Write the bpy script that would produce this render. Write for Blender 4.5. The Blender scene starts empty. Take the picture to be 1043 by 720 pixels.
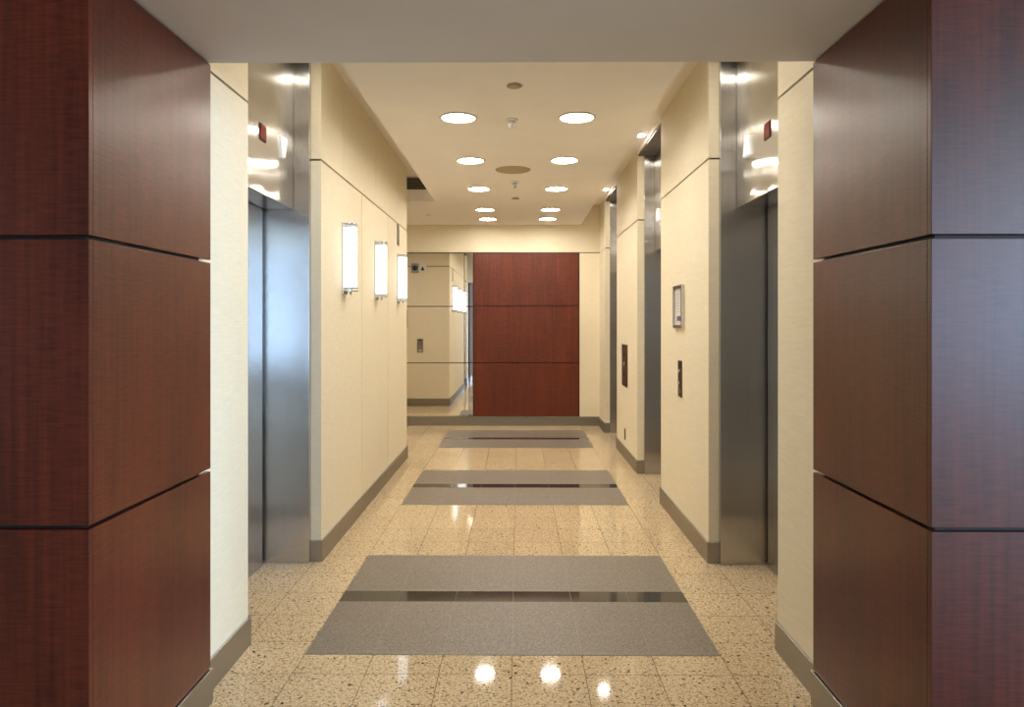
import bpy, bmesh, math, random
from mathutils import Vector, Matrix
random.seed(7)
S = bpy.context.scene
COL = S.collection
H = 1.46            # camera height
FPX = 740.0

# ------------------------------------------------------------------ materials
def srgb(r, g, b):
    def f(c):
        c /= 255.0
        return c / 12.92 if c <= 0.04045 else ((c + 0.055) / 1.055) ** 2.4
    return (f(r), f(g), f(b), 1.0)

def newmat(name):
    m = bpy.data.materials.new(name); m.use_nodes = True
    nt = m.node_tree
    return m, nt, nt.nodes['Principled BSDF']

def node(nt, t, **kw):
    n = nt.nodes.new(t)
    for k, v in kw.items():
        if k in n.inputs: n.inputs[k].default_value = v
        else: setattr(n, k, v)
    return n

def plain(name, col, rough=0.5, metal=0.0, spec=0.5, vary=0.06, scale=40):
    m, nt, p = newmat(name)
    p.inputs['Roughness'].default_value = rough
    p.inputs['Metallic'].default_value = metal
    p.inputs['Specular IOR Level'].default_value = spec
    tc = node(nt, 'ShaderNodeTexCoord')
    n = node(nt, 'ShaderNodeTexNoise', Scale=scale, Detail=3.0)
    r = node(nt, 'ShaderNodeValToRGB')
    a = tuple(c * (1 - vary) for c in col[:3]) + (1,)
    b = tuple(min(1, c * (1 + vary)) for c in col[:3]) + (1,)
    r.color_ramp.elements[0].color = a; r.color_ramp.elements[0].position = .3
    r.color_ramp.elements[1].color = b; r.color_ramp.elements[1].position = .7
    nt.links.new(tc.outputs['Object'], n.inputs['Vector'])
    nt.links.new(n.outputs['Fac'], r.inputs['Fac'])
    nt.links.new(r.outputs['Color'], p.inputs['Base Color'])
    return m

def emis(name, col, strength):
    m, nt, p = newmat(name)
    p.inputs['Base Color'].default_value = (.8, .8, .8, 1)
    p.inputs['Emission Color'].default_value = col
    p.inputs['Emission Strength'].default_value = strength
    return m

def wood(name, dark, light, rough=0.3):
    m, nt, p = newmat(name)
    L = nt.links
    tc = node(nt, 'ShaderNodeTexCoord')
    mp = node(nt, 'ShaderNodeMapping'); mp.inputs['Scale'].default_value = (46, 46, 1.6)
    g = node(nt, 'ShaderNodeTexNoise', Scale=1.0, Detail=5.0, Roughness=.6)
    mp2 = node(nt, 'ShaderNodeMapping'); mp2.inputs['Scale'].default_value = (14, 14, 150)
    c = node(nt, 'ShaderNodeTexNoise', Scale=1.0, Detail=2.0)           # cross-grain figure
    mp3 = node(nt, 'ShaderNodeMapping'); mp3.inputs['Scale'].default_value = (5, 5, .8)
    b = node(nt, 'ShaderNodeTexNoise', Scale=1.0, Detail=2.0)           # broad mottling
    for q, t in ((mp, g), (mp2, c), (mp3, b)):
        L.new(tc.outputs['Object'], q.inputs['Vector']); L.new(q.outputs['Vector'], t.inputs['Vector'])
    a1 = node(nt, 'ShaderNodeMath', operation='MULTIPLY_ADD'); a1.inputs[1].default_value = .35
    a2 = node(nt, 'ShaderNodeMath', operation='MULTIPLY_ADD'); a2.inputs[1].default_value = .40
    a3 = node(nt, 'ShaderNodeMath', operation='MULTIPLY'); a3.inputs[1].default_value = .25
    L.new(b.outputs['Fac'], a3.inputs[0])
    L.new(g.outputs['Fac'], a2.inputs[0]); L.new(a3.outputs[0], a2.inputs[2])
    L.new(c.outputs['Fac'], a1.inputs[0]); L.new(a2.outputs[0], a1.inputs[2])
    r = node(nt, 'ShaderNodeValToRGB')
    r.color_ramp.elements[0].position = .38; r.color_ramp.elements[0].color = dark
    r.color_ramp.elements[1].position = .62; r.color_ramp.elements[1].color = light
    L.new(a1.outputs[0], r.inputs['Fac']); L.new(r.outputs['Color'], p.inputs['Base Color'])
    bp = node(nt, 'ShaderNodeBump', Strength=.05, Distance=.001)
    L.new(c.outputs['Fac'], bp.inputs['Height']); L.new(bp.outputs['Normal'], p.inputs['Normal'])
    p.inputs['Roughness'].default_value = rough
    p.inputs['Specular IOR Level'].default_value = .5
    return m

def steel(name, col, rough=.2, aniso=.75, wob=.25, streak=.1):
    m, nt, p = newmat(name)
    L = nt.links
    p.inputs['Metallic'].default_value = 1.0
    p.inputs['Anisotropic'].default_value = aniso
    tg = node(nt, 'ShaderNodeTangent', direction_type='RADIAL', axis='Z')
    L.new(tg.outputs['Tangent'], p.inputs['Tangent'])
    p.inputs['Anisotropic Rotation'].default_value = 0.0
    tc = node(nt, 'ShaderNodeTexCoord')
    mp = node(nt, 'ShaderNodeMapping'); mp.inputs['Scale'].default_value = (220, 220, 1.5)
    n = node(nt, 'ShaderNodeTexNoise', Scale=1.0, Detail=3.0)
    L.new(tc.outputs['Object'], mp.inputs['Vector']); L.new(mp.outputs['Vector'], n.inputs['Vector'])
    r = node(nt, 'ShaderNodeValToRGB')
    r.color_ramp.elements[0].position = .25; r.color_ramp.elements[1].position = .75
    r.color_ramp.elements[0].color = tuple(c * (1 - streak) for c in col[:3]) + (1,)
    r.color_ramp.elements[1].color = tuple(min(1, c * (1 + streak)) for c in col[:3]) + (1,)
    L.new(n.outputs['Fac'], r.inputs['Fac']); L.new(r.outputs['Color'], p.inputs['Base Color'])
    mr = node(nt, 'ShaderNodeMapRange'); mr.inputs['To Min'].default_value = rough * .8; mr.inputs['To Max'].default_value = rough * 1.25
    L.new(n.outputs['Fac'], mr.inputs['Value']); L.new(mr.outputs['Result'], p.inputs['Roughness'])
    w = node(nt, 'ShaderNodeTexNoise', Scale=1.7, Detail=1.0)
    L.new(tc.outputs['Object'], w.inputs['Vector'])
    bp = node(nt, 'ShaderNodeBump', Strength=wob, Distance=.05)
    L.new(w.outputs['Fac'], bp.inputs['Height']); L.new(bp.outputs['Normal'], p.inputs['Normal'])
    return m

def fabric(name, col):
    m, nt, p = newmat(name)
    L = nt.links
    tc = node(nt, 'ShaderNodeTexCoord')
    mp = node(nt, 'ShaderNodeMapping'); mp.inputs['Scale'].default_value = (9, 9, 130)
    n = node(nt, 'ShaderNodeTexNoise', Scale=1.0, Detail=4.0)
    mp2 = node(nt, 'ShaderNodeMapping'); mp2.inputs['Scale'].default_value = (300, 300, 20)
    n2 = node(nt, 'ShaderNodeTexNoise', Scale=1.0, Detail=2.0)
    for q, t in ((mp, n), (mp2, n2)):
        L.new(tc.outputs['Object'], q.inputs['Vector']); L.new(q.outputs['Vector'], t.inputs['Vector'])
    ad = node(nt, 'ShaderNodeMath', operation='MULTIPLY_ADD'); ad.inputs[1].default_value = .4
    mu = node(nt, 'ShaderNodeMath', operation='MULTIPLY'); mu.inputs[1].default_value = .6
    L.new(n.outputs['Fac'], mu.inputs[0]); L.new(n2.outputs['Fac'], ad.inputs[0]); L.new(mu.outputs[0], ad.inputs[2])
    r = node(nt, 'ShaderNodeValToRGB')
    r.color_ramp.elements[0].position = .3; r.color_ramp.elements[0].color = tuple(c * .92 for c in col[:3]) + (1,)
    r.color_ramp.elements[1].position = .7; r.color_ramp.elements[1].color = tuple(min(1, c * 1.06) for c in col[:3]) + (1,)
    L.new(ad.outputs[0], r.inputs['Fac']); L.new(r.outputs['Color'], p.inputs['Base Color'])
    bp = node(nt, 'ShaderNodeBump', Strength=.12, Distance=.002)
    L.new(ad.outputs[0], bp.inputs['Height']); L.new(bp.outputs['Normal'], p.inputs['Normal'])
    p.inputs['Roughness'].default_value = .65
    p.inputs['Specular IOR Level'].default_value = .25
    return m

def granite(name, base, flecks, rough=.1, joints=None, jcol=(.1, .09, .07, 1), spec=.5):
    """polished stone: base mottling + three sizes of flecks; joints = (x0, y0, size)"""
    m, nt, p = newmat(name)
    L = nt.links
    tc = node(nt, 'ShaderNodeTexCoord')
    n0 = node(nt, 'ShaderNodeTexNoise', Scale=70.0, Detail=4.0, Roughness=.7)
    L.new(tc.outputs['Object'], n0.inputs['Vector'])
    r0 = node(nt, 'ShaderNodeValToRGB')
    e = r0.color_ramp.elements
    e[0].position = .36; e[0].color = base[0]
    e[1].position = .62; e[1].color = base[1]
    L.new(n0.outputs['Fac'], r0.inputs['Fac'])
    cur = r0.outputs['Color']
    for sc, th, col in flecks:
        n = node(nt, 'ShaderNodeTexNoise', Scale=sc, Detail=2.0, Roughness=.5)
        mp = node(nt, 'ShaderNodeMapping'); mp.inputs['Location'].default_value = (sc, -sc, 0)
        L.new(tc.outputs['Object'], mp.inputs['Vector']); L.new(mp.outputs['Vector'], n.inputs['Vector'])
        rr = node(nt, 'ShaderNodeValToRGB')
        rr.color_ramp.elements[0].position = th; rr.color_ramp.elements[0].color = (0, 0, 0, 1)
        rr.color_ramp.elements[1].position = th + .035; rr.color_ramp.elements[1].color = (1, 1, 1, 1)
        L.new(n.outputs['Fac'], rr.inputs['Fac'])
        mx = node(nt, 'ShaderNodeMix', data_type='RGBA')
        L.new(rr.outputs['Color'], mx.inputs[0]); L.new(cur, mx.inputs[6]); mx.inputs[7].default_value = col
        cur = mx.outputs[2]
    if joints:
        x0, y0, sz = joints[:3]
        mp = node(nt, 'ShaderNodeMapping'); mp.inputs['Location'].default_value = (-x0, -y0, 0)
        L.new(tc.outputs['Object'], mp.inputs['Vector'])
        bt = node(nt, 'ShaderNodeTexBrick', offset=0.0, squash=1.0)
        bt.inputs['Scale'].default_value = 1.0
        bt.inputs['Mortar Size'].default_value = joints[3] if len(joints) > 3 else .0012
        bt.inputs['Mortar Smooth'].default_value = .2
        bt.inputs['Brick Width'].default_value = sz
        bt.inputs['Row Height'].default_value = sz
        bt.inputs['Color1'].default_value = (1, 1, 1, 1); bt.inputs['Color2'].default_value = (.93, .93, .93, 1)
        L.new(mp.outputs['Vector'], bt.inputs['Vector'])
        tone = node(nt, 'ShaderNodeMix', data_type='RGBA', blend_type='MULTIPLY'); tone.inputs[0].default_value = 1
        L.new(cur, tone.inputs[6]); L.new(bt.outputs['Color'], tone.inputs[7])
        mx = node(nt, 'ShaderNodeMix', data_type='RGBA')
        L.new(bt.outputs['Fac'], mx.inputs[0]); L.new(tone.outputs[2], mx.inputs[6]); mx.inputs[7].default_value = jcol
        cur = mx.outputs[2]
    L.new(cur, p.inputs['Base Color'])
    p.inputs['Roughness'].default_value = rough
    p.inputs['Specular IOR Level'].default_value = spec
    return m

TILE = .3048
MX0 = -.025                       # middle joint of the floor
M = {}
M['fabric'] = fabric('cream_fabric', srgb(233, 223, 198))
M['plaster'] = plain('cream_plaster', srgb(243, 238, 230), .8, spec=.2, vary=.015, scale=4)
M['soffit'] = plain('grey_plaster', srgb(222, 221, 224), .7, spec=.2, vary=.015, scale=4)
M['reveal'] = plain('dark_reveal', srgb(58, 40, 30), .6)
M['reveal_black'] = plain('black_reveal', srgb(28, 16, 13), .6)
M['wood'] = wood('cherry_veneer', srgb(58, 17, 10), srgb(100, 38, 23), .30)
M['wood_red'] = wood('red_cherry_veneer', srgb(76, 27, 12), srgb(112, 46, 20), .38)
M['steel'] = steel('brushed_steel', (.68, .67, .65, 1), .155, 1.0, .24, .06)
M['jamb'] = steel('brushed_steel_jamb', (.53, .52, .51, 1), .22, 1.0, .12, .04)
M['base'] = steel('pewter_base', (.38, .365, .34, 1), .34, .8, .05, .04)
M['chrome'] = plain('satin_chrome', (.62, .63, .65, 1), .25, 1.0, vary=.03)
M['darkmetal'] = plain('bronze_metal', srgb(92, 70, 52), .35, .8)
M['dark'] = plain('shaft_shade', (.012, .012, .013, 1), .7)  # shade of the lift shaft put into a near-black colour
M['vent'] = plain('vent_grey', srgb(70, 65, 62), .6)
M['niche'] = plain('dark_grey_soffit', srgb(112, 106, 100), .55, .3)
M['tan'] = granite('tan_granite', (srgb(198, 174, 136), srgb(228, 210, 178)),
                   [(100.0, .57, srgb(170, 132, 84)), (85.0, .60, srgb(240, 226, 196)), (62.0, .625, srgb(126, 96, 66)), (48.0, .645, srgb(56, 42, 34)), (85.0, .655, srgb(36, 28, 25))],
                   .055, (MX0 - 30 * TILE, 3.018 - 40 * TILE, TILE, .0016), srgb(112, 100, 84), .28)
M['grey'] = granite('grey_granite', (srgb(112, 102, 92), srgb(140, 129, 118)),
                    [(180.0, .60, srgb(168, 158, 146)), (210.0, .62, srgb(82, 74, 68))],
                    .45, (-3 * TILE, -1.5, TILE, .0009), srgb(160, 146, 128))
M['black'] = granite('black_granite', (srgb(38, 34, 32), srgb(52, 47, 44)), [(200.0, .66, srgb(80, 74, 68))], .06)
M['black_joint'] = plain('joint_grey', srgb(104, 98, 90), .5)
M['mirror'] = plain('mirror_glass', (.86, .85, .81, 1), .015, 1.0, vary=.0)
M['white'] = plain('white_plastic', srgb(228, 228, 226), .4, vary=.02)
M['offwhite'] = plain('putty_grille', srgb(176, 158, 124), .7, vary=.05, scale=600)
M['paper'] = plain('notice_paper', srgb(206, 204, 198), .6, vary=.03, scale=20)
M['greyline'] = plain('grey_print', srgb(150, 148, 150), .6)
M['faint'] = plain('faint_print', srgb(184, 182, 178), .6)
M['purple'] = plain('purple_print', srgb(100, 84, 130), .6)
M['ring'] = plain('light_trim', srgb(214, 204, 188), .45)
M['down'] = emis('downlight_glow', (1.0, .92, .80, 1), 76.0)
M['downs'] = emis('small_downlight_glow', (1.0, .92, .79, 1), 105.0)
M['sconce'] = emis('sconce_glow', (.86, .94, 1.0, 1), 3.0)
M['lantern'] = emis('lantern_lens', (1.0, .98, .95, 1), .5)
M['redglass'] = plain('red_display', srgb(120, 22, 22), .15, vary=.02)
M['lobby'] = plain('lobby_plaster', srgb(190, 178, 160), .8, vary=.02, scale=3)
M['rubber'] = plain('button_black', (.02, .02, .02, 1), .4)

# ------------------------------------------------------------------ mesh helpers
def box(bm, x0, x1, y0, y1, z0, z1, mi=0):
    if x0 > x1: x0, x1 = x1, x0
    if y0 > y1: y0, y1 = y1, y0
    v = [bm.verts.new(c) for c in ((x0, y0, z0), (x1, y0, z0), (x1, y1, z0), (x0, y1, z0),
                                   (x0, y0, z1), (x1, y0, z1), (x1, y1, z1), (x0, y1, z1))]
    for f in ((3, 2, 1, 0), (4, 5, 6, 7), (0, 1, 5, 4), (1, 2, 6, 5), (2, 3, 7, 6), (3, 0, 4, 7)):
        bm.faces.new([v[i] for i in f]).material_index = mi

def prism(bm, pts, z0, z1, mi=0):
    a = sum(p[0] * q[1] - q[0] * p[1] for p, q in zip(pts, pts[1:] + pts[:1]))
    if a < 0: pts = pts[::-1]
    lo = [bm.verts.new((x, y, z0)) for x, y in pts]; hi = [bm.verts.new((x, y, z1)) for x, y in pts]
    bm.faces.new(lo[::-1]).material_index = mi; bm.faces.new(hi).material_index = mi
    n = len(pts)
    for i in range(n):
        bm.faces.new((lo[i], lo[(i + 1) % n], hi[(i + 1) % n], hi[i])).material_index = mi

def lathe(bm, prof, seg=40, mi=0, M4=None, smooth=True):
    """prof: list of (r, z) revolved about z"""
    rings = []
    for r, z in prof:
        if r < 1e-6: rings.append([bm.verts.new((0, 0, z))])
        else: rings.append([bm.verts.new((r * math.cos(2 * math.pi * k / seg), r * math.sin(2 * math.pi * k / seg), z)) for k in range(seg)])
    new = []
    for a, b in zip(rings, rings[1:]):
        for k in range(seg):
            k2 = (k + 1) % seg
            vs = [a[k % len(a)], a[k2 % len(a)], b[k2 % len(b)], b[k % len(b)]]
            u = []
            for x in vs:
                if x not in u: u.append(x)
            if len(u) > 2:
                f = bm.faces.new(u); f.material_index = mi; f.smooth = smooth; new.append(f)
    if M4 is not None:
        bmesh.ops.transform(bm, matrix=M4, verts=[v for r in rings for v in r])

def obj(name, bm, mats, parent=None, bevel=0, loc=None):
    bmesh.ops.recalc_face_normals(bm, faces=bm.faces)
    me = bpy.data.meshes.new(name); bm.to_mesh(me); bm.free()
    o = bpy.data.objects.new(name, me); COL.objects.link(o)
    for m in (mats if isinstance(mats, (list, tuple)) else [mats]): me.materials.append(M[m])
    if parent: o.parent = parent
    if loc: o.location = loc
    if bevel:
        b = o.modifiers.new('bevel', 'BEVEL'); b.width = bevel; b.segments = 2; b.limit_method = 'ANGLE'; b.angle_limit = math.radians(40)
    return o

def boxes(name, lst, mats, parent=None, bevel=0, loc=None):
    bm = bmesh.new()
    for b in lst: box(bm, *b)
    return obj(name, bm, mats, parent, bevel, loc)

def struct(o):
    o['kind'] = 'structure'; return o

def thing(name, label, cat, loc=(0, 0, 0), rz=0, group=None):
    o = bpy.data.objects.new(name, None); COL.objects.link(o)
    o.empty_display_size = .05
    o.location = loc; o.rotation_euler = (0, 0, rz)
    tag(o, label, cat, group); return o

def tag(o, label, cat, group=None):
    o['label'] = label; o['category'] = cat
    if group: o['group'] = group
    return o

# ------------------------------------------------------------------ key planes
BASE = .131
Z1, Z2, ZS = .895, 1.697, 2.455          # horizontal reveals
ZC = 1.957 * H                           # lowered ceiling 2.857
ZP = 2.15 * H                            # raised perimeter ceiling 3.139
ZN = 2.11 * H                            # lift niche ceiling
YB = 10.34                               # end wall
XL, XR = -1.206, 1.160                   # fabric faces
WL, WR = -1.184, 1.130                   # wood faces
YW0, YW1 = 1.995, 2.79                    # wood pillars front and back
LE0, LE1 = 3.285, 4.445                  # left lift opening
RE = [(3.25, 4.43), (5.90, 7.06), (8.53, 9.69)]
YLE = 7.88                               # end of left block
G = .012

# ------------------------------------------------------------------ floor
bm = bmesh.new(); box(bm, -9, 9, -7, 10.6, -.1, 0)
struct(obj('floor', bm, 'tan'))

def inlay(y0, label):
    t = thing('floor_inlay', label, 'floor inlay', (MX0, y0, 0), 0, 'grey granite inlays along the lobby floor')
    w = 3 * TILE
    L = 1.366
    s0, s1 = 2 * TILE, 2 * TILE + .147
    bm = bmesh.new(); box(bm, -w, w, 0, s0, 0, .002)
    a = obj('grey_field', bm, 'grey', t)
    bm = bmesh.new(); box(bm, -w, w, 0, L - s1, 0, .002)
    b = obj('grey_field', bm, 'grey', t, loc=(0, s1, 0))
    bm = bmesh.new()
    for k in range(6):
        x = -w + k * TILE
        box(bm, x + .0012, x + TILE - .0012, s0 + .001, s1 - .001, 0, .002, 0)
    for k in range(7):
        x = -w + k * TILE
        if 0 < k < 6: box(bm, x - .0012, x + .0012, s0 + .001, s1 - .001, 0, .0018, 1)
    obj('black_band', bm, ['black', 'black_joint'], t)['label'] = 'polished black granite band across the inlay'
    t.rotation_euler[2] = 0
    return t
inlay(3.192, 'grey granite floor inlay with black band, nearest to the wood clad pillars')
inlay(5.83, 'grey granite floor inlay with black band, the middle of the three on the floor')
inlay(8.50, 'grey granite floor inlay with black band, in front of the mirror and end wall')

# ------------------------------------------------------------------ walls
def panel_run(bm, axis, face, sgn, a0, a1, cuts, z0, z1, t=.012, mi=0, gap=.011):
    """panels of thickness t laid on a face; axis 'x' : face is x = const, panels run in y"""
    e = [a0] + list(cuts) + [a1]
    for i in range(len(e) - 1):
        p0 = e[i] + (gap / 2 if i else 0); p1 = e[i + 1] - (gap / 2 if i < len(e) - 2 else 0)
        if axis == 'x': box(bm, face, face - sgn * t, p0, p1, z0, z1, mi)
        else: box(bm, p0, p1, face, face - sgn * t, z0, z1, mi)

def clad_wall(name, x, sgn, y0, y1, depth, cuts=(), wrap0=False, wrap1=False, ret=.055):
    """corridor side wall; sgn=+1 faces +x. ret = depth of the fabric return beside a lift."""
    bm = bmesh.new()
    t = .012
    xi = x - sgn * t
    xb = x - sgn * depth
    # core
    box(bm, xi, xb, y0 + (t if wrap0 else 0), y1 - (t if wrap1 else 0), 0, ZP, 1)
    for z0, z1 in ((0, ZS), (ZS + G, ZP)):
        panel_run(bm, 'x', x, sgn, y0, y1, cuts if z0 == 0 else (), z0, z1)
        if wrap0: box(bm, xi, xb, y0, y0 + t, z0, z1, 0)
        if wrap1: box(bm, xi, xb, y1 - t, y1, z0, z1, 0)
    return struct(obj(name, bm, ['fabric', 'reveal']))

def baseboard(name, x, sgn, y0, y1, ret0=0, ret1=0):
    bm = bmesh.new()
    t = .011
    def seg(xa, xb, ya, yb):
        box(bm, xa, xb, ya, yb, 0, BASE - .004, 0)
        box(bm, xa, xb, ya, yb, BASE - .004, BASE, 1)
    seg(x + sgn * .0006, x + sgn * t, y0 - (t if ret0 else 0), y1 + (t if ret1 else 0))
    if ret0: seg(x - sgn * ret0, x + sgn * .0006, y0 - t, y0 - .0006)
    if ret1: seg(x - sgn * ret1, x + sgn * .0006, y1 + .0006, y1 + t)
    return struct(obj(name, bm, ['base', 'chrome'], bevel=.001))

# left side
clad_wall('wall_left', XL - .018, 1, YW1 - .045, LE0, .072, wrap1=True)
baseboard('baseboard_left', XL - .018, 1, YW1 - .04, LE0, ret1=.066)
# left main block: outline in plan with panels
bm = bmesh.new()
t = .012
box(bm, XL - t, XL - .072, LE1 + t, YLE - t, 0, ZP, 1)
box(bm, XL - .072, -6.0, LE1 + .045, YLE - t, 0, ZP, 1)
for z0, z1 in ((0, ZS), (ZS + G, ZP)):
    panel_run(bm, 'x', XL, 1, LE1, YLE, (5.60, 6.735) if z0 == 0 else (5.02, 6.16, 7.30), z0, z1, gap=.011 if z0 == 0 else .004)
    box(bm, XL - t, XL - .072, LE1, LE1 + t, z0, z1, 0)          # return beside the lift
    box(bm, XL - t, -6.0, YLE - t, YLE, z0, z1, 0)               # end face towards the side passage
struct(obj('wall_left', bm, ['fabric', 'reveal']))
baseboard('baseboard_left', XL, 1, LE1, YLE, ret0=.066, ret1=4.7)
boxes_ = [(-6.2, -6.0, YLE - .1, YB + .2, 0, ZP, 0)]
struct(boxes('wall_left', boxes_, 'fabric'))

# right side
clad_wall('wall_right', XR, -1, YW1 - .045, RE[0][0], .072, wrap1=True)
baseboard('baseboard_right', XR, -1, YW1 - .04, RE[0][0], ret1=.066)
for (a, b) in ((RE[0][1], RE[1][0]), (RE[1][1], RE[2][0])):
    clad_wall('wall_right', XR, -1, a, b, .072, wrap0=True, wrap1=True)
    baseboard('baseboard_right', XR, -1, a, b, ret0=.066, ret1=.066)
clad_wall('wall_right', XR, -1, RE[2][1], YB, .072, wrap0=True)
baseboard('baseboard_right', XR, -1, RE[2][1], YB, ret0=.066)

# structural wall behind the right hand lifts and the near left lift (closes the shell)
struct(boxes('wall_right', [(1.62, 1.80, 2.3, YB + .2, 0, ZP + .1, 0)], 'lobby'))
struct(boxes('wall_left', [(-1.84, -1.66, 2.6, LE1 + .03, 0, ZP + .1, 0)], 'lobby'))

# end wall
bm = bmesh.new()
WX0, WX1 = -.634, .868       # wood panel extent
MXL = -2.10                  # mirror left edge
box(bm, -6.2, 1.62, YB + .012, YB + .2, 0, ZP, 1)
box(bm, -6.2, 1.62, YB, YB + .012, ZS + G, ZP, 0)
box(bm, -6.2, MXL - .01, YB, YB + .012, 0, ZS, 0)
box(bm, WX1 + .01, 1.62, YB, YB + .012, 0, ZS, 0)
box(bm, MXL - .01, WX1 + .01, YB, YB + .012, 0, BASE, 0)
struct(obj('wall_back', bm, ['fabric', 'reveal']))
bm = bmesh.new()
box(bm, -6.0, XR - .012, YB - .012, YB - .0006, 0, BASE - .004, 0); box(bm, -6.0, XR - .012, YB - .012, YB - .0006, BASE - .004, BASE, 1)
struct(obj('baseboard_back', bm, ['base', 'chrome']))

# end wall feature panel: three stacked boards
TIERS = [(BASE + .006, Z1 - G / 2), (Z1 + G / 2, Z2 - G / 2), (Z2 + G / 2, ZS - .004)]
t_ = thing('wood_wall_panel', 'red cherry wood panel in three stacked boards on the end wall beside the mirror', 'wall panel', (0, YB + .011, BASE))
for k, (z0, z1) in enumerate(TIERS):
    boxes('board', [(WX0 + .006, WX1 - .004, -.023, 0, z0 - BASE, z1 - BASE, 0)], 'wood_red', t_, .0015)
t_ = thing('wall_mirror', 'tall mirror in three stacked panes on the end wall left of the red wood panel', 'mirror', (0, YB + .011, BASE))
for k, (z0, z1) in enumerate(TIERS):
    boxes('mirror_pane', [(MXL, WX0 - .006, -.013, 0, z0 - BASE, z1 - BASE, 0)], 'mirror', t_)

# ------------------------------------------------------------------ ceilings
CL, CR = -.952, .898          # edges of the lowered ceiling
YR = 8.33                     # where the lowered ceiling spreads to the left
bm = bmesh.new()
prism(bm, [(CL, YW1 - .1), (CR, YW1 - .1), (CR, YB), (-6.0, YB), (-6.0, YR), (CL, YR)], ZC, ZP)
struct(obj('ceiling', bm, 'plaster'))
struct(boxes('ceiling', [(-6.2, 1.8, 2.0, YB + .2, ZP, ZP + .15, 0)], 'plaster'))
# header over the opening
struct(boxes('trim_1', [(-1.66, 1.62, YW0 + .03, YW1 + .005, ZS + .008, ZP, 0)], 'soffit'))
struct(boxes('trim_2', [(-1.66, 1.62, YW0 + .04, YW1 - .003, ZS + .002, ZS + .008, 0)], 'chrome')) if False else None

# ------------------------------------------------------------------ wood pillars
def pillar(sgn, xf, label):
    """sgn=+1: left pillar, face looks +x"""
    t = thing('wood_clad_pillar', label, 'pillar', (xf, YW0, 0))
    w = .262 if sgn < 0 else .254; pt = .02
    d = YW1 - YW0
    far = -3.0                      # depth of the wing wall behind the first panel column
    boxes('core', [(-sgn * (pt + .001), -sgn * 2.4, pt + .001, d - .055, 0, ZS + .005, 0)], 'reveal_black', t)
    rows = [(BASE + .004, Z1 - G / 2), (Z1 + G / 2, Z2 - G / 2), (Z2 + G / 2, ZS)]
    for z0, z1 in rows:
        boxes('side_board', [(0, -sgn * pt, pt + .0006, d, z0, z1, 0)], 'wood', t, .0012)
    for z0, z1 in rows:
        boxes('front_board', [(0, -sgn * w, 0, pt, z0, z1, 0)], 'wood', t, .0012)
    for z0, z1 in rows:
        boxes('wing_board', [(-sgn * (w + .006), -sgn * 1.2, 0, pt, z0, z1, 0)], 'wood', t, .0012)
    bm = bmesh.new()
    for za, zb, mi in ((0, BASE - .004, 0), (BASE - .004, BASE, 1)):
        box(bm, sgn * .008, -sgn * (pt + .001), -.008, d + .004, za, zb, mi)
        box(bm, -sgn * (pt + .001), -sgn * 1.2, -.008, pt + .001, za, zb, mi)
    obj('plinth', bm, ['base', 'chrome'], t, .001)
    # end cap beside the plinth
    return t
pillar(1, WL, 'dark cherry wood clad pillar beside the pale near wall, left of the opening')
pillar(-1, WR, 'dark cherry wood clad pillar with bluish sheen, right of the opening')

# ------------------------------------------------------------------ lifts
def lift(side, y0, y1, label, up):
    """side=+1 right wall, -1 left wall. local x goes into the wall."""
    xf = XR if side > 0 else XL
    ym = (y0 + y1) / 2; hw = (y1 - y0) / 2
    t = thing('elevator_entrance', label, 'elevator', (xf, ym, 0), 0, 'stainless steel elevator entrances')
    s = side
    def bx(name, x0, x1, a, b, z0, z1, m, bev=.0015, par=None):
        return boxes(name, [(s * x0, s * x1, a, b, z0, z1, 0)], m, par or t, bev)
    JT = .04
    bx('jamb', .062, .37, -hw + .0006, -hw + JT, 0, ZN, 'jamb')
    bx('jamb', .062, .37, hw - JT, hw - .0006, 0, ZN, 'jamb')
    iw = hw - JT - .0015
    tr = bx('transom', .157, .325, -iw + .007, iw - .007, 2.150, ZN - .002, 'steel', .002)
    DZ = 2.148
    bx('door_leaf', .335, .36, -iw + .032, -.0015, .004, DZ + .03, 'jamb')
    bx('door_leaf', .335, .36, .0015, iw - .032, .004, DZ + .03, 'jamb')
    bx('sill', .333, .372, -iw, iw, 0, .0035, 'base', .001)
    bx('shaft_shade_sheet', .372, .40, -hw, hw, 0, ZN, 'dark', 0)  # near-black sheet, paints the shaft's shade behind the door gaps
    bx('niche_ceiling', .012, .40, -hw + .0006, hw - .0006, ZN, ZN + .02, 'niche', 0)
    bx('niche_lintel', .0, .06, -hw + .0006, hw - .0006, ZN + .02, ZP - .0006, 'plaster', 0)
    # floor indicator
    f = bx('floor_indicator', .153, .1595, -.048, .048, 2.43, 2.52, 'reveal_black', .001)
    bx('red_display', .150, .1528, -.042, .042, 2.436, 2.514, 'redglass', 0, f)
    # hall lantern: a prism that stands proud of the transom
    bm = bmesh.new()
    yc, zc = .33, 2.475
    W = .05; hh = .06
    pts = [(yc - W, zc + hh), (yc + W, zc + hh), (yc + .008, zc - hh), (yc - .008, zc - hh)] if not up else \
          [(yc - W, zc - hh), (yc + W, zc - hh), (yc + .012, zc + hh), (yc - .012, zc + hh)]
    for (d0, d1, k) in ((.1562, .140, 1.0),):
        a = [bm.verts.new((s * d0, y, z)) for y, z in pts]
        cy = yc
        b = [bm.verts.new((s * d1, cy + (y - cy) * .92, zc + (z - zc) * .95)) for y, z in pts]
        bm.faces.new(a); bm.faces.new(b[::-1])
        for i in range(4): bm.faces.new((a[i], a[(i + 1) % 4], b[(i + 1) % 4], b[i]))
    obj('hall_lantern', bm, 'lantern', t, .004)
    return t
lift(-1, LE0, LE1, 'stainless steel elevator entrance in the wall with three sconces, beside the bluish white near wall', False)
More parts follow.
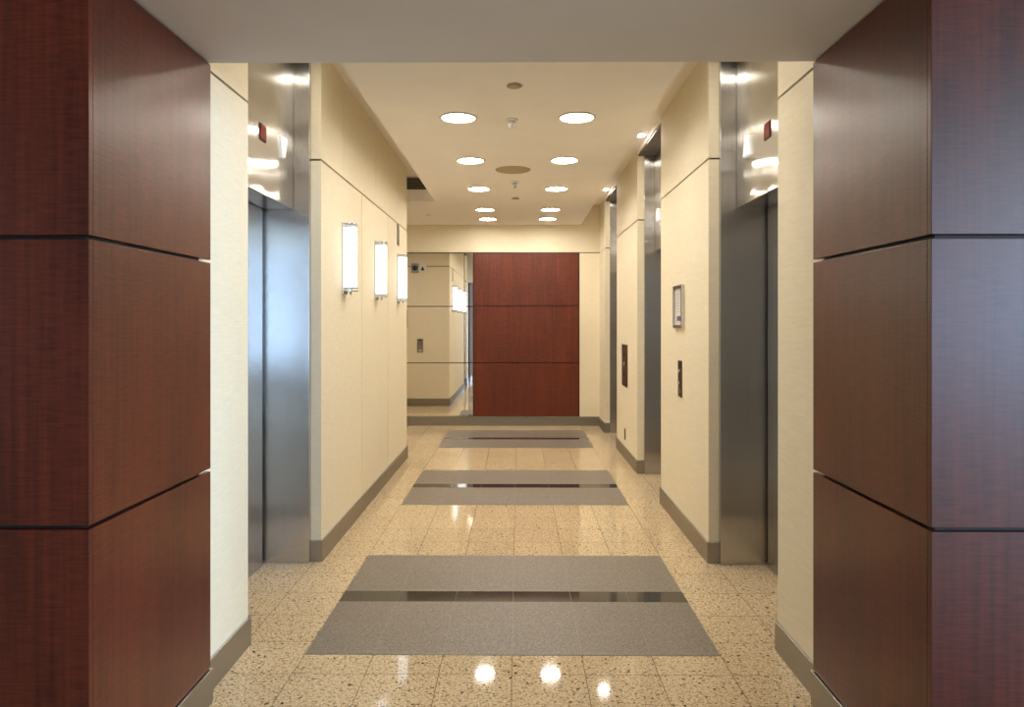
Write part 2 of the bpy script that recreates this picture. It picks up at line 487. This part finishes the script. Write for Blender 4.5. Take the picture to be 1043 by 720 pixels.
lift(1, *RE[0], 'stainless steel elevator entrance beside the framed notice, nearest to the right wood pillar', True)
lift(1, *RE[1], 'stainless steel elevator entrance between the framed notice and the brown key panel', True)
lift(1, *RE[2], 'narrowest looking stainless steel elevator entrance, farthest along and next to the end wall', True)

# ------------------------------------------------------------------ ceiling lights
def downlight(x, y, z, r, label, group, glow):
    t = thing('recessed_downlight', label, 'ceiling light', (x, y, z), 0, group)
    bm = bmesh.new()
    lathe(bm, [(r * .86, -.002), (r * .88, -.010), (r * .97, -.009), (r, -.0045), (r, -.0004), (r * .86, -.0004), (r * .86, -.002)], 48)
    obj('trim_ring', bm, 'ring', t)
    bm = bmesh.new()
    dp = .012 if glow == 'downs' else .0035
    lathe(bm, [(0, -dp), (r * .45, -dp * .93), (r * .72, -dp * .6), (r * .859, -.0034), (r * .859, -.0008), (0, -.0008)] if glow == 'downs' else
          [(0, -dp), (r * .859, -dp), (r * .859, -.0008), (0, -.0008)], 48, smooth=False)
    obj('lens', bm, glow, t)
    return t
DG = 'round downlights in the lowered ceiling'
rows = [(3.62, 'right behind the grey header'), (4.93, 'in the row nearest to the grey header'), (6.23, 'in the row by the speaker grille'),
        (7.55, 'in the row past the speaker grille'), (8.93, 'in the second row from the end wall'), (9.74, 'in the row closest to the end wall')]
for y, w in rows:
    downlight(-.405, y, ZC, .128, f'round white downlight {w}, sconce side', DG, 'down')
    downlight(.400, y, ZC, .128, f'round white downlight {w}, other side', DG, 'down')
SG = 'small downlights above the elevators'
for (a, b), w in zip(RE, ('first elevator beside the right pillar', 'second elevator', 'farthest elevator')):
    downlight(1.075, (a + b) / 2, ZP, .075, f'small downlight in the raised ceiling strip above the {w}', SG, 'downs')
downlight(-1.10, (LE0 + LE1) / 2, ZP, .075, 'small downlight in the raised ceiling strip above the elevator in the sconce wall', SG, 'downs')

downlight(-2.3, 9.1, ZC, .128, 'added unseen downlight over the side passage, lights the wall shown in the mirror', DG, 'down')  # unseen lamp, added to brighten the end face reflected in the mirror
downlight(-3.9, 9.1, ZC, .128, 'added unseen downlight deeper in the side passage', DG, 'down')  # second unseen lamp added for the same end face

def disc(name, label, cat, x, y, z, prof, m, seg=36, group=None):
    bm = bmesh.new(); lathe(bm, prof, seg)
    o = obj(name, bm, m); o.location = (x, y, z)
    return tag(o, label, cat, group)
# concealed sprinkler caps
disc('ceiling_sprinkler_cap', 'small round beige cover plate on the ceiling nearest to the grey header', 'sprinkler', -.022, 4.27, ZC,
     [(0, -.012), (.036, -.012), (.044, -.009), (.044, -.005), (.034, -.0045), (.034, -.0004), (0, -.0004)], 'offwhite', group='sprinkler covers')
disc('ceiling_sprinkler_cap', 'small round beige cover plate on the ceiling beyond the speaker grille', 'sprinkler', -.025, 8.13, ZC,
     [(0, -.012), (.036, -.012), (.044, -.009), (.044, -.005), (.034, -.0045), (.034, -.0004), (0, -.0004)], 'offwhite', group='sprinkler covers')
disc('ceiling_speaker', 'round putty coloured speaker grille flush in the middle of the ceiling', 'speaker', -.045, 6.62, ZC,
     [(0, -.007), (.14, -.006), (.155, -.0065), (.16, -.004), (.16, -.0004), (0, -.0004)], 'offwhite', 48)
def sensor(x, y, label, m):
    t = thing('ceiling_sensor', label, 'sensor', (x, y, ZC), 0, 'sensors along the middle of the ceiling')
    bm = bmesh.new(); lathe(bm, [(0, -.014), (.030, -.014), (.040, -.010), (.042, -.0004), (0, -.0004)], 28)
    obj('mounting_plate', bm, 'white', t)
    bm = bmesh.new(); lathe(bm, [(0, -.062), (.014, -.060), (.026, -.046), (.028, -.030), (.020, -.0145), (0, -.0145)], 28)
    obj('sensor_head', bm, m, t)
sensor(-.04, 4.98, 'small white sensor hanging from the ceiling between the first pair of downlights', 'white')
sensor(-.03, 7.18, 'small dark sensor hanging from the ceiling just past the speaker grille', 'chrome')
disc('ceiling_stud', 'tiny white dome on the ceiling by the side passage', 'detector', -1.15, 9.36, ZC,
     [(0, -.022), (.018, -.018), (.028, -.008), (.030, -.0004), (0, -.0004)], 'white', 24)
# slot diffuser on the step of the ceiling over the side passage
t_ = thing('air_vent', 'dark slot air grille high on the ceiling step over the side passage', 'air vent', (-1.9, YR, 0))
zt, zb = ZP - .012, ZP - .145
boxes('vent_frame', [(-1.2, 1.1, -.010, -.0006, zb, zt, 0)], 'vent', t_)
for k in range(4):
    z = zb + .02 + k * .032
    boxes('vent_slat', [(-1.19, 1.09, -.018, -.0105, z, z + .012, 0)], 'niche', t_)

# ------------------------------------------------------------------ sconces
def sconce(y, label):
    t = thing('wall_sconce', label, 'wall lamp', (XL, y, 1.677), 0, 'half round wall sconces on the cream fabric wall')
    hgt = .470; w = .066; pr = .098
    def half(bm, r, p, z0, z1, mi=0, x0=.012, seg=20):
        pts = [(x0, -r), *[(x0 + (p - x0) * math.sin(a), -r * math.cos(a)) for a in [math.pi * k / seg for k in range(1, seg)]], (x0, r)]
        prism(bm, pts, z0, z1, mi)
    boxes('back_plate', [(.0006, .012, -w * .95, w * .95, -.018, hgt + .006, 0)], 'chrome', t, .002)
    bm = bmesh.new(); half(bm, w - .006, pr - .007, .030, hgt - .030)
    obj('diffuser', bm, 'sconce', t)
    for za, zb in ((.0, .010), (.022, .030), (hgt - .030, hgt - .022), (hgt - .010, hgt)):
        bm = bmesh.new(); half(bm, w, pr, za, zb)
        obj('band', bm, 'chrome', t, .001)
    for za, zb in ((.010, .022), (hgt - .022, hgt - .010)):
        bm = bmesh.new(); half(bm, w - .006, pr - .007, za, zb)
        obj('diffuser_end', bm, 'white', t)
    bm = bmesh.new(); lathe(bm, [(0, -.022), (.006, -.020), (.008, -.012), (.005, -.0005), (0, -.0005)], 16, M4=Matrix.Translation((.05, 0, 0)))
    obj('finial', bm, 'chrome', t)
sconce(5.02, 'glowing half round sconce on the cream wall nearest to the elevator on that wall')
sconce(6.16, 'glowing half round sconce in the middle of the three on the cream wall')
sconce(7.30, 'glowing half round sconce under the short dark slot at the end of the cream wall')

# dark upright slot over the last sconce
o = boxes('wall_slot', [(XL + .0006, XL + .006, 7.235, 7.345, 2.24, ZS - .002, 0)], 'darkmetal', None, .001)
tag(o, 'short dark bronze upright plate above the last sconce, below the wall seam', 'wall plate')

# ------------------------------------------------------------------ right wall fittings
def call_station(loc, rz, label, hgt=.26, wid=.105, group=None, face='darkmetal'):
    """local -y is the outward normal"""
    t = thing('call_button_panel', label, 'elevator call panel', loc, rz, group)
    boxes('face_plate', [(-wid / 2, wid / 2, -.008, -.0006, 0, hgt, 0)], face, t, .002)
    for zc in (hgt * .70, hgt * .38):
        bm = bmesh.new(); lathe(bm, [(0, .006), (.011, .006), (.0135, .004), (.0135, 0), (0, 0)], 24, M4=Matrix.Translation((0, -.0082, zc)) @ Matrix.Rotation(math.pi / 2, 4, 'X'))
        b = obj('button', bm, 'chrome', t)
        bm = bmesh.new(); lathe(bm, [(.0165, .002), (.0195, .002), (.0195, 0), (.0165, 0), (.0165, .002)], 24, M4=Matrix.Translation((0, -.0082, zc)) @ Matrix.Rotation(math.pi / 2, 4, 'X'))
        obj('button_ring', bm, 'rubber', t)
    boxes('placard', [(-wid * .36, wid * .36, -.0095, -.0082, hgt * .06, hgt * .2, 0)], 'chrome', t)
    boxes('indicator_window', [(-wid * .3, wid * .3, -.0095, -.0082, hgt * .86, hgt * .94, 0)], 'rubber', t)
    return t
call_station((XR, 5.19, .933), -math.pi / 2, 'slim dark elevator call panel on the wall below the framed notice')

def notice(loc, rz, label):
    t = thing('framed_notice', label, 'notice frame', loc, rz)
    w, h, b = .28, .305, .022
    boxes('frame', [(-w / 2, w / 2, -.024, -.0006, 0, b, 0), (-w / 2, w / 2, -.024, -.0006, h - b, h, 0),
                    (-w / 2, -w / 2 + b, -.024, -.0006, b, h - b, 0), (w / 2 - b, w / 2, -.024, -.0006, b, h - b, 0)], 'chrome', t, .002)
    boxes('notice_sheet', [(-w / 2 + b, w / 2 - b, -.010, -.0008, b, h - b, 0)], 'paper', t)
    for k in range(7):
        z = .235 - k * .020
        boxes('printed_line', [(-.085, .085 - .02 * (k % 3), -.0108, -.0102, z, z + .006, 0)], 'faint', t)
    boxes('printed_block', [(-.06, .06, -.0108, -.0102, .050, .085, 0)], 'purple', t)
notice((XR, 5.20, 1.425), -math.pi / 2, 'silver framed notice with a purple block on the wall above the call panel')

t_ = thing('fire_service_panel', 'dark bronze key panel on the wall between the second and third elevators', 'control panel', (XR, 7.87, .778), -math.pi / 2)
boxes('face_plate', [(-.185, .185, -.010, -.0006, 0, .45, 0)], 'darkmetal', t_, .002)
bm = bmesh.new(); lathe(bm, [(0, .008), (.018, .008), (.022, .005), (.024, 0), (0, 0)], 24, M4=Matrix.Translation((0, -.0102, .235)) @ Matrix.Rotation(math.pi / 2, 4, 'X'))
obj('key_switch', bm, 'chrome', t_)
for zc in (.34, .13):
    bm = bmesh.new(); lathe(bm, [(0, .005), (.014, .005), (.016, .003), (.016, 0), (0, 0)], 20, M4=Matrix.Translation((0, -.0102, zc)) @ Matrix.Rotation(math.pi / 2, 4, 'X'))
    obj('indicator_lamp', bm, 'rubber', t_)
t_ = thing('power_outlet', 'small dark outlet plate low on the wall beneath the bronze key panel', 'outlet', (XR, 7.87, .20), -math.pi / 2)
boxes('cover_plate', [(-.035, .035, -.005, -.0006, 0, .118, 0)], 'darkmetal', t_, .001)
for z in (.022, .068):
    boxes('socket', [(-.016, .016, -.0066, -.0052, z, z + .028, 0)], 'rubber', t_, .0005)

# ------------------------------------------------------------------ fittings on the end face (seen in the mirror)
call_station((-1.722, YLE, .94), math.pi, 'steel elevator call panel seen in the mirror, on the wall round the corner', .245, .105, None, 'base')
t_ = thing('mounted_alarm_strobe', 'grey square alarm strobe with a round lens seen high in the mirror', 'alarm', (-1.812, YLE, 2.345), math.pi)
boxes('housing', [(-.064, .064, -.035, -.0006, 0, .165, 0)], 'greyline', t_, .004)
bm = bmesh.new(); lathe(bm, [(0, .016), (.030, .012), (.044, .003), (.046, 0), (0, 0)], 28, M4=Matrix.Translation((0, -.0352, .082)) @ Matrix.Rotation(math.pi / 2, 4, 'X'))
obj('strobe_lens', bm, 'rubber', t_)
t_ = thing('wall_sign', 'white square sign with a dark triangle seen high in the mirror', 'sign', (-1.678, YLE, 2.345), math.pi)
boxes('sign_plate', [(-.065, .065, -.014, -.0006, 0, .165, 0)], 'white', t_, .002)
bm = bmesh.new(); prism(bm, [(-.036, .040), (.036, .040), (0, .118)], 0, .0012)
bmesh.ops.transform(bm, matrix=Matrix.Translation((0, -.0142, 0)) @ Matrix.Rotation(math.pi / 2, 4, 'X'), verts=bm.verts)
obj('triangle_symbol', bm, 'rubber', t_)
t_ = thing('notice_holder', 'dark framed notice at the edge of the mirror, on the wall round the corner', 'notice frame', (-2.10, YLE, 1.38), math.pi)
boxes('frame', [(-.15, .15, -.024, -.0006, 0, .02, 0), (-.15, .15, -.024, -.0006, .285, .305, 0), (-.15, -.13, -.024, -.0006, .02, .285, 0), (.13, .15, -.024, -.0006, .02, .285, 0)], 'rubber', t_, .002)
boxes('notice_sheet', [(-.13, .13, -.010, -.0008, .02, .285, 0)], 'paper', t_)

# ------------------------------------------------------------------ entrance lobby behind the camera
LZ = 5.0
LX, RX, BY = -6.5, 7.5, -6.0
struct(boxes('ceiling', [(LX - .2, RX + .2, BY - .2, YW0 + .02, LZ, LZ + .15, 0)], 'lobby'))
struct(boxes('wall_left', [(LX - .2, LX, BY - .2, YW0 + .02, 0, LZ, 0)], 'lobby'))
# wall above and beside the opening (its lobby side)
struct(boxes('wall_front', [(LX - .2, -1.2 + WL, YW0 + .02, YW0 + .2, 0, LZ, 0), (1.2 + WR, RX + .2, YW0 + .02, YW0 + .2, 0, LZ, 0),
                            (-1.2 + WL, 1.2 + WR, YW0 + .02, YW0 + .03, ZS, LZ, 0), (-2.6, 2.6, YW0 + .03, YW0 + .2, ZP + .1, LZ, 0)], 'lobby'))
# back wall with a glazed front on the right half, side wall glazed too
GX0 = 3.4
struct(boxes('wall_back', [(LX - .2, GX0, BY - .2, BY, 0, LZ, 0), (GX0, RX + .2, BY - .2, BY, 0, .15, 0), (GX0, RX + .2, BY - .2, BY, 4.4, LZ, 0)], 'lobby'))
struct(boxes('wall_right', [(RX, RX + .2, BY - .2, YW0 + .02, 0, .15, 0), (RX, RX + .2, BY - .2, YW0 + .02, 4.4, LZ, 0), (RX, RX + .2, -.6, YW0 + .02, .15, 4.4, 0)], 'lobby'))
mull = [(x - .03, x + .03, BY - .13, BY - .06, .15, 4.4, 0) for x in (GX0 + .03, 4.8, 6.1, RX - .03)] + [(GX0, RX, BY - .13, BY - .06, z, z + .06, 0) for z in (.15, 2.4, 4.34)]
struct(boxes('window_1', mull, 'darkmetal'))
mull = [(RX + .06, RX + .13, y - .03, y + .03, .15, 4.4, 0) for y in (BY + .03, -4.4, -2.7, -.63)] + [(RX + .06, RX + .13, BY, -.6, z, z + .06, 0) for z in (.15, 2.4, 4.34)]
struct(boxes('window_2', mull, 'darkmetal'))

def area(name, loc, rot, sx, sy, power, col, portal=False):
    l = bpy.data.lights.new(name, 'AREA'); l.shape = 'RECTANGLE'; l.size = sx; l.size_y = sy; l.energy = power; l.color = col
    if portal: l.cycles.is_portal = True
    o = bpy.data.objects.new(name, l); COL.objects.link(o); o.location = loc; o.rotation_euler = rot
    return o
area('window_light', ((GX0 + RX) / 2, BY - .02, 2.3), (math.radians(-90), 0, math.pi), RX - GX0, 4.2, 10, (1, 1, 1), True)
area('window_light', (RX + .02, (BY - .6) / 2, 2.3), (0, math.radians(90), 0), 4.2, 5.4, 10, (1, 1, 1), True)

# ------------------------------------------------------------------ world and camera
w = bpy.data.worlds.new('sky'); S.world = w; w.use_nodes = True
nt = w.node_tree; L = nt.links
bg = nt.nodes['Background']
tc = node(nt, 'ShaderNodeTexCoord'); sx = node(nt, 'ShaderNodeSeparateXYZ')
L.new(tc.outputs['Generated'], sx.inputs[0])
r = node(nt, 'ShaderNodeValToRGB')                    # ground, bright hazy horizon, trees and open sky above
mr = node(nt, 'ShaderNodeMapRange'); mr.inputs['From Min'].default_value = -.5; mr.inputs['From Max'].default_value = .5
L.new(sx.outputs['Z'], mr.inputs['Value']); L.new(mr.outputs['Result'], r.inputs['Fac'])
e = r.color_ramp.elements
e[0].position = .40; e[0].color = (.10, .10, .11, 1)
e[1].position = .47; e[1].color = (.52, .78, 1.12, 1)
for pos, c in ((.56, (.52, .78, 1.12, 1)), (.63, (.26, .34, .36, 1)), (.80, (.34, .42, .55, 1))):
    q = e.new(pos); q.color = c
L.new(r.outputs['Color'], bg.inputs['Color'])
m2 = node(nt, 'ShaderNodeMapRange'); m2.inputs['From Min'].default_value = .45; m2.inputs['From Max'].default_value = .85
m2.inputs['To Min'].default_value = 5.0; m2.inputs['To Max'].default_value = 31.0     # the sky is brighter on the sun's side
L.new(sx.outputs['X'], m2.inputs['Value']); L.new(m2.outputs['Result'], bg.inputs['Strength'])

cam = bpy.data.cameras.new('camera'); co = bpy.data.objects.new('camera', cam); COL.objects.link(co)
co.location = (0, 0, H); co.rotation_euler = (math.radians(90), 0, math.atan(6 / FPX))
cam.sensor_width = 36; cam.lens = FPX / 1043 * 36
cam.shift_y = -31 / 1043
cam.clip_start = .05
S.camera = co
S.view_settings.view_transform = 'Standard'
S.view_settings.look = 'None'
S.view_settings.exposure = 0
S.view_settings.gamma = 1
S.view_settings.use_curve_mapping = False
S.cycles.max_bounces = 10
S.cycles.diffuse_bounces = 6
S.cycles.glossy_bounces = 6
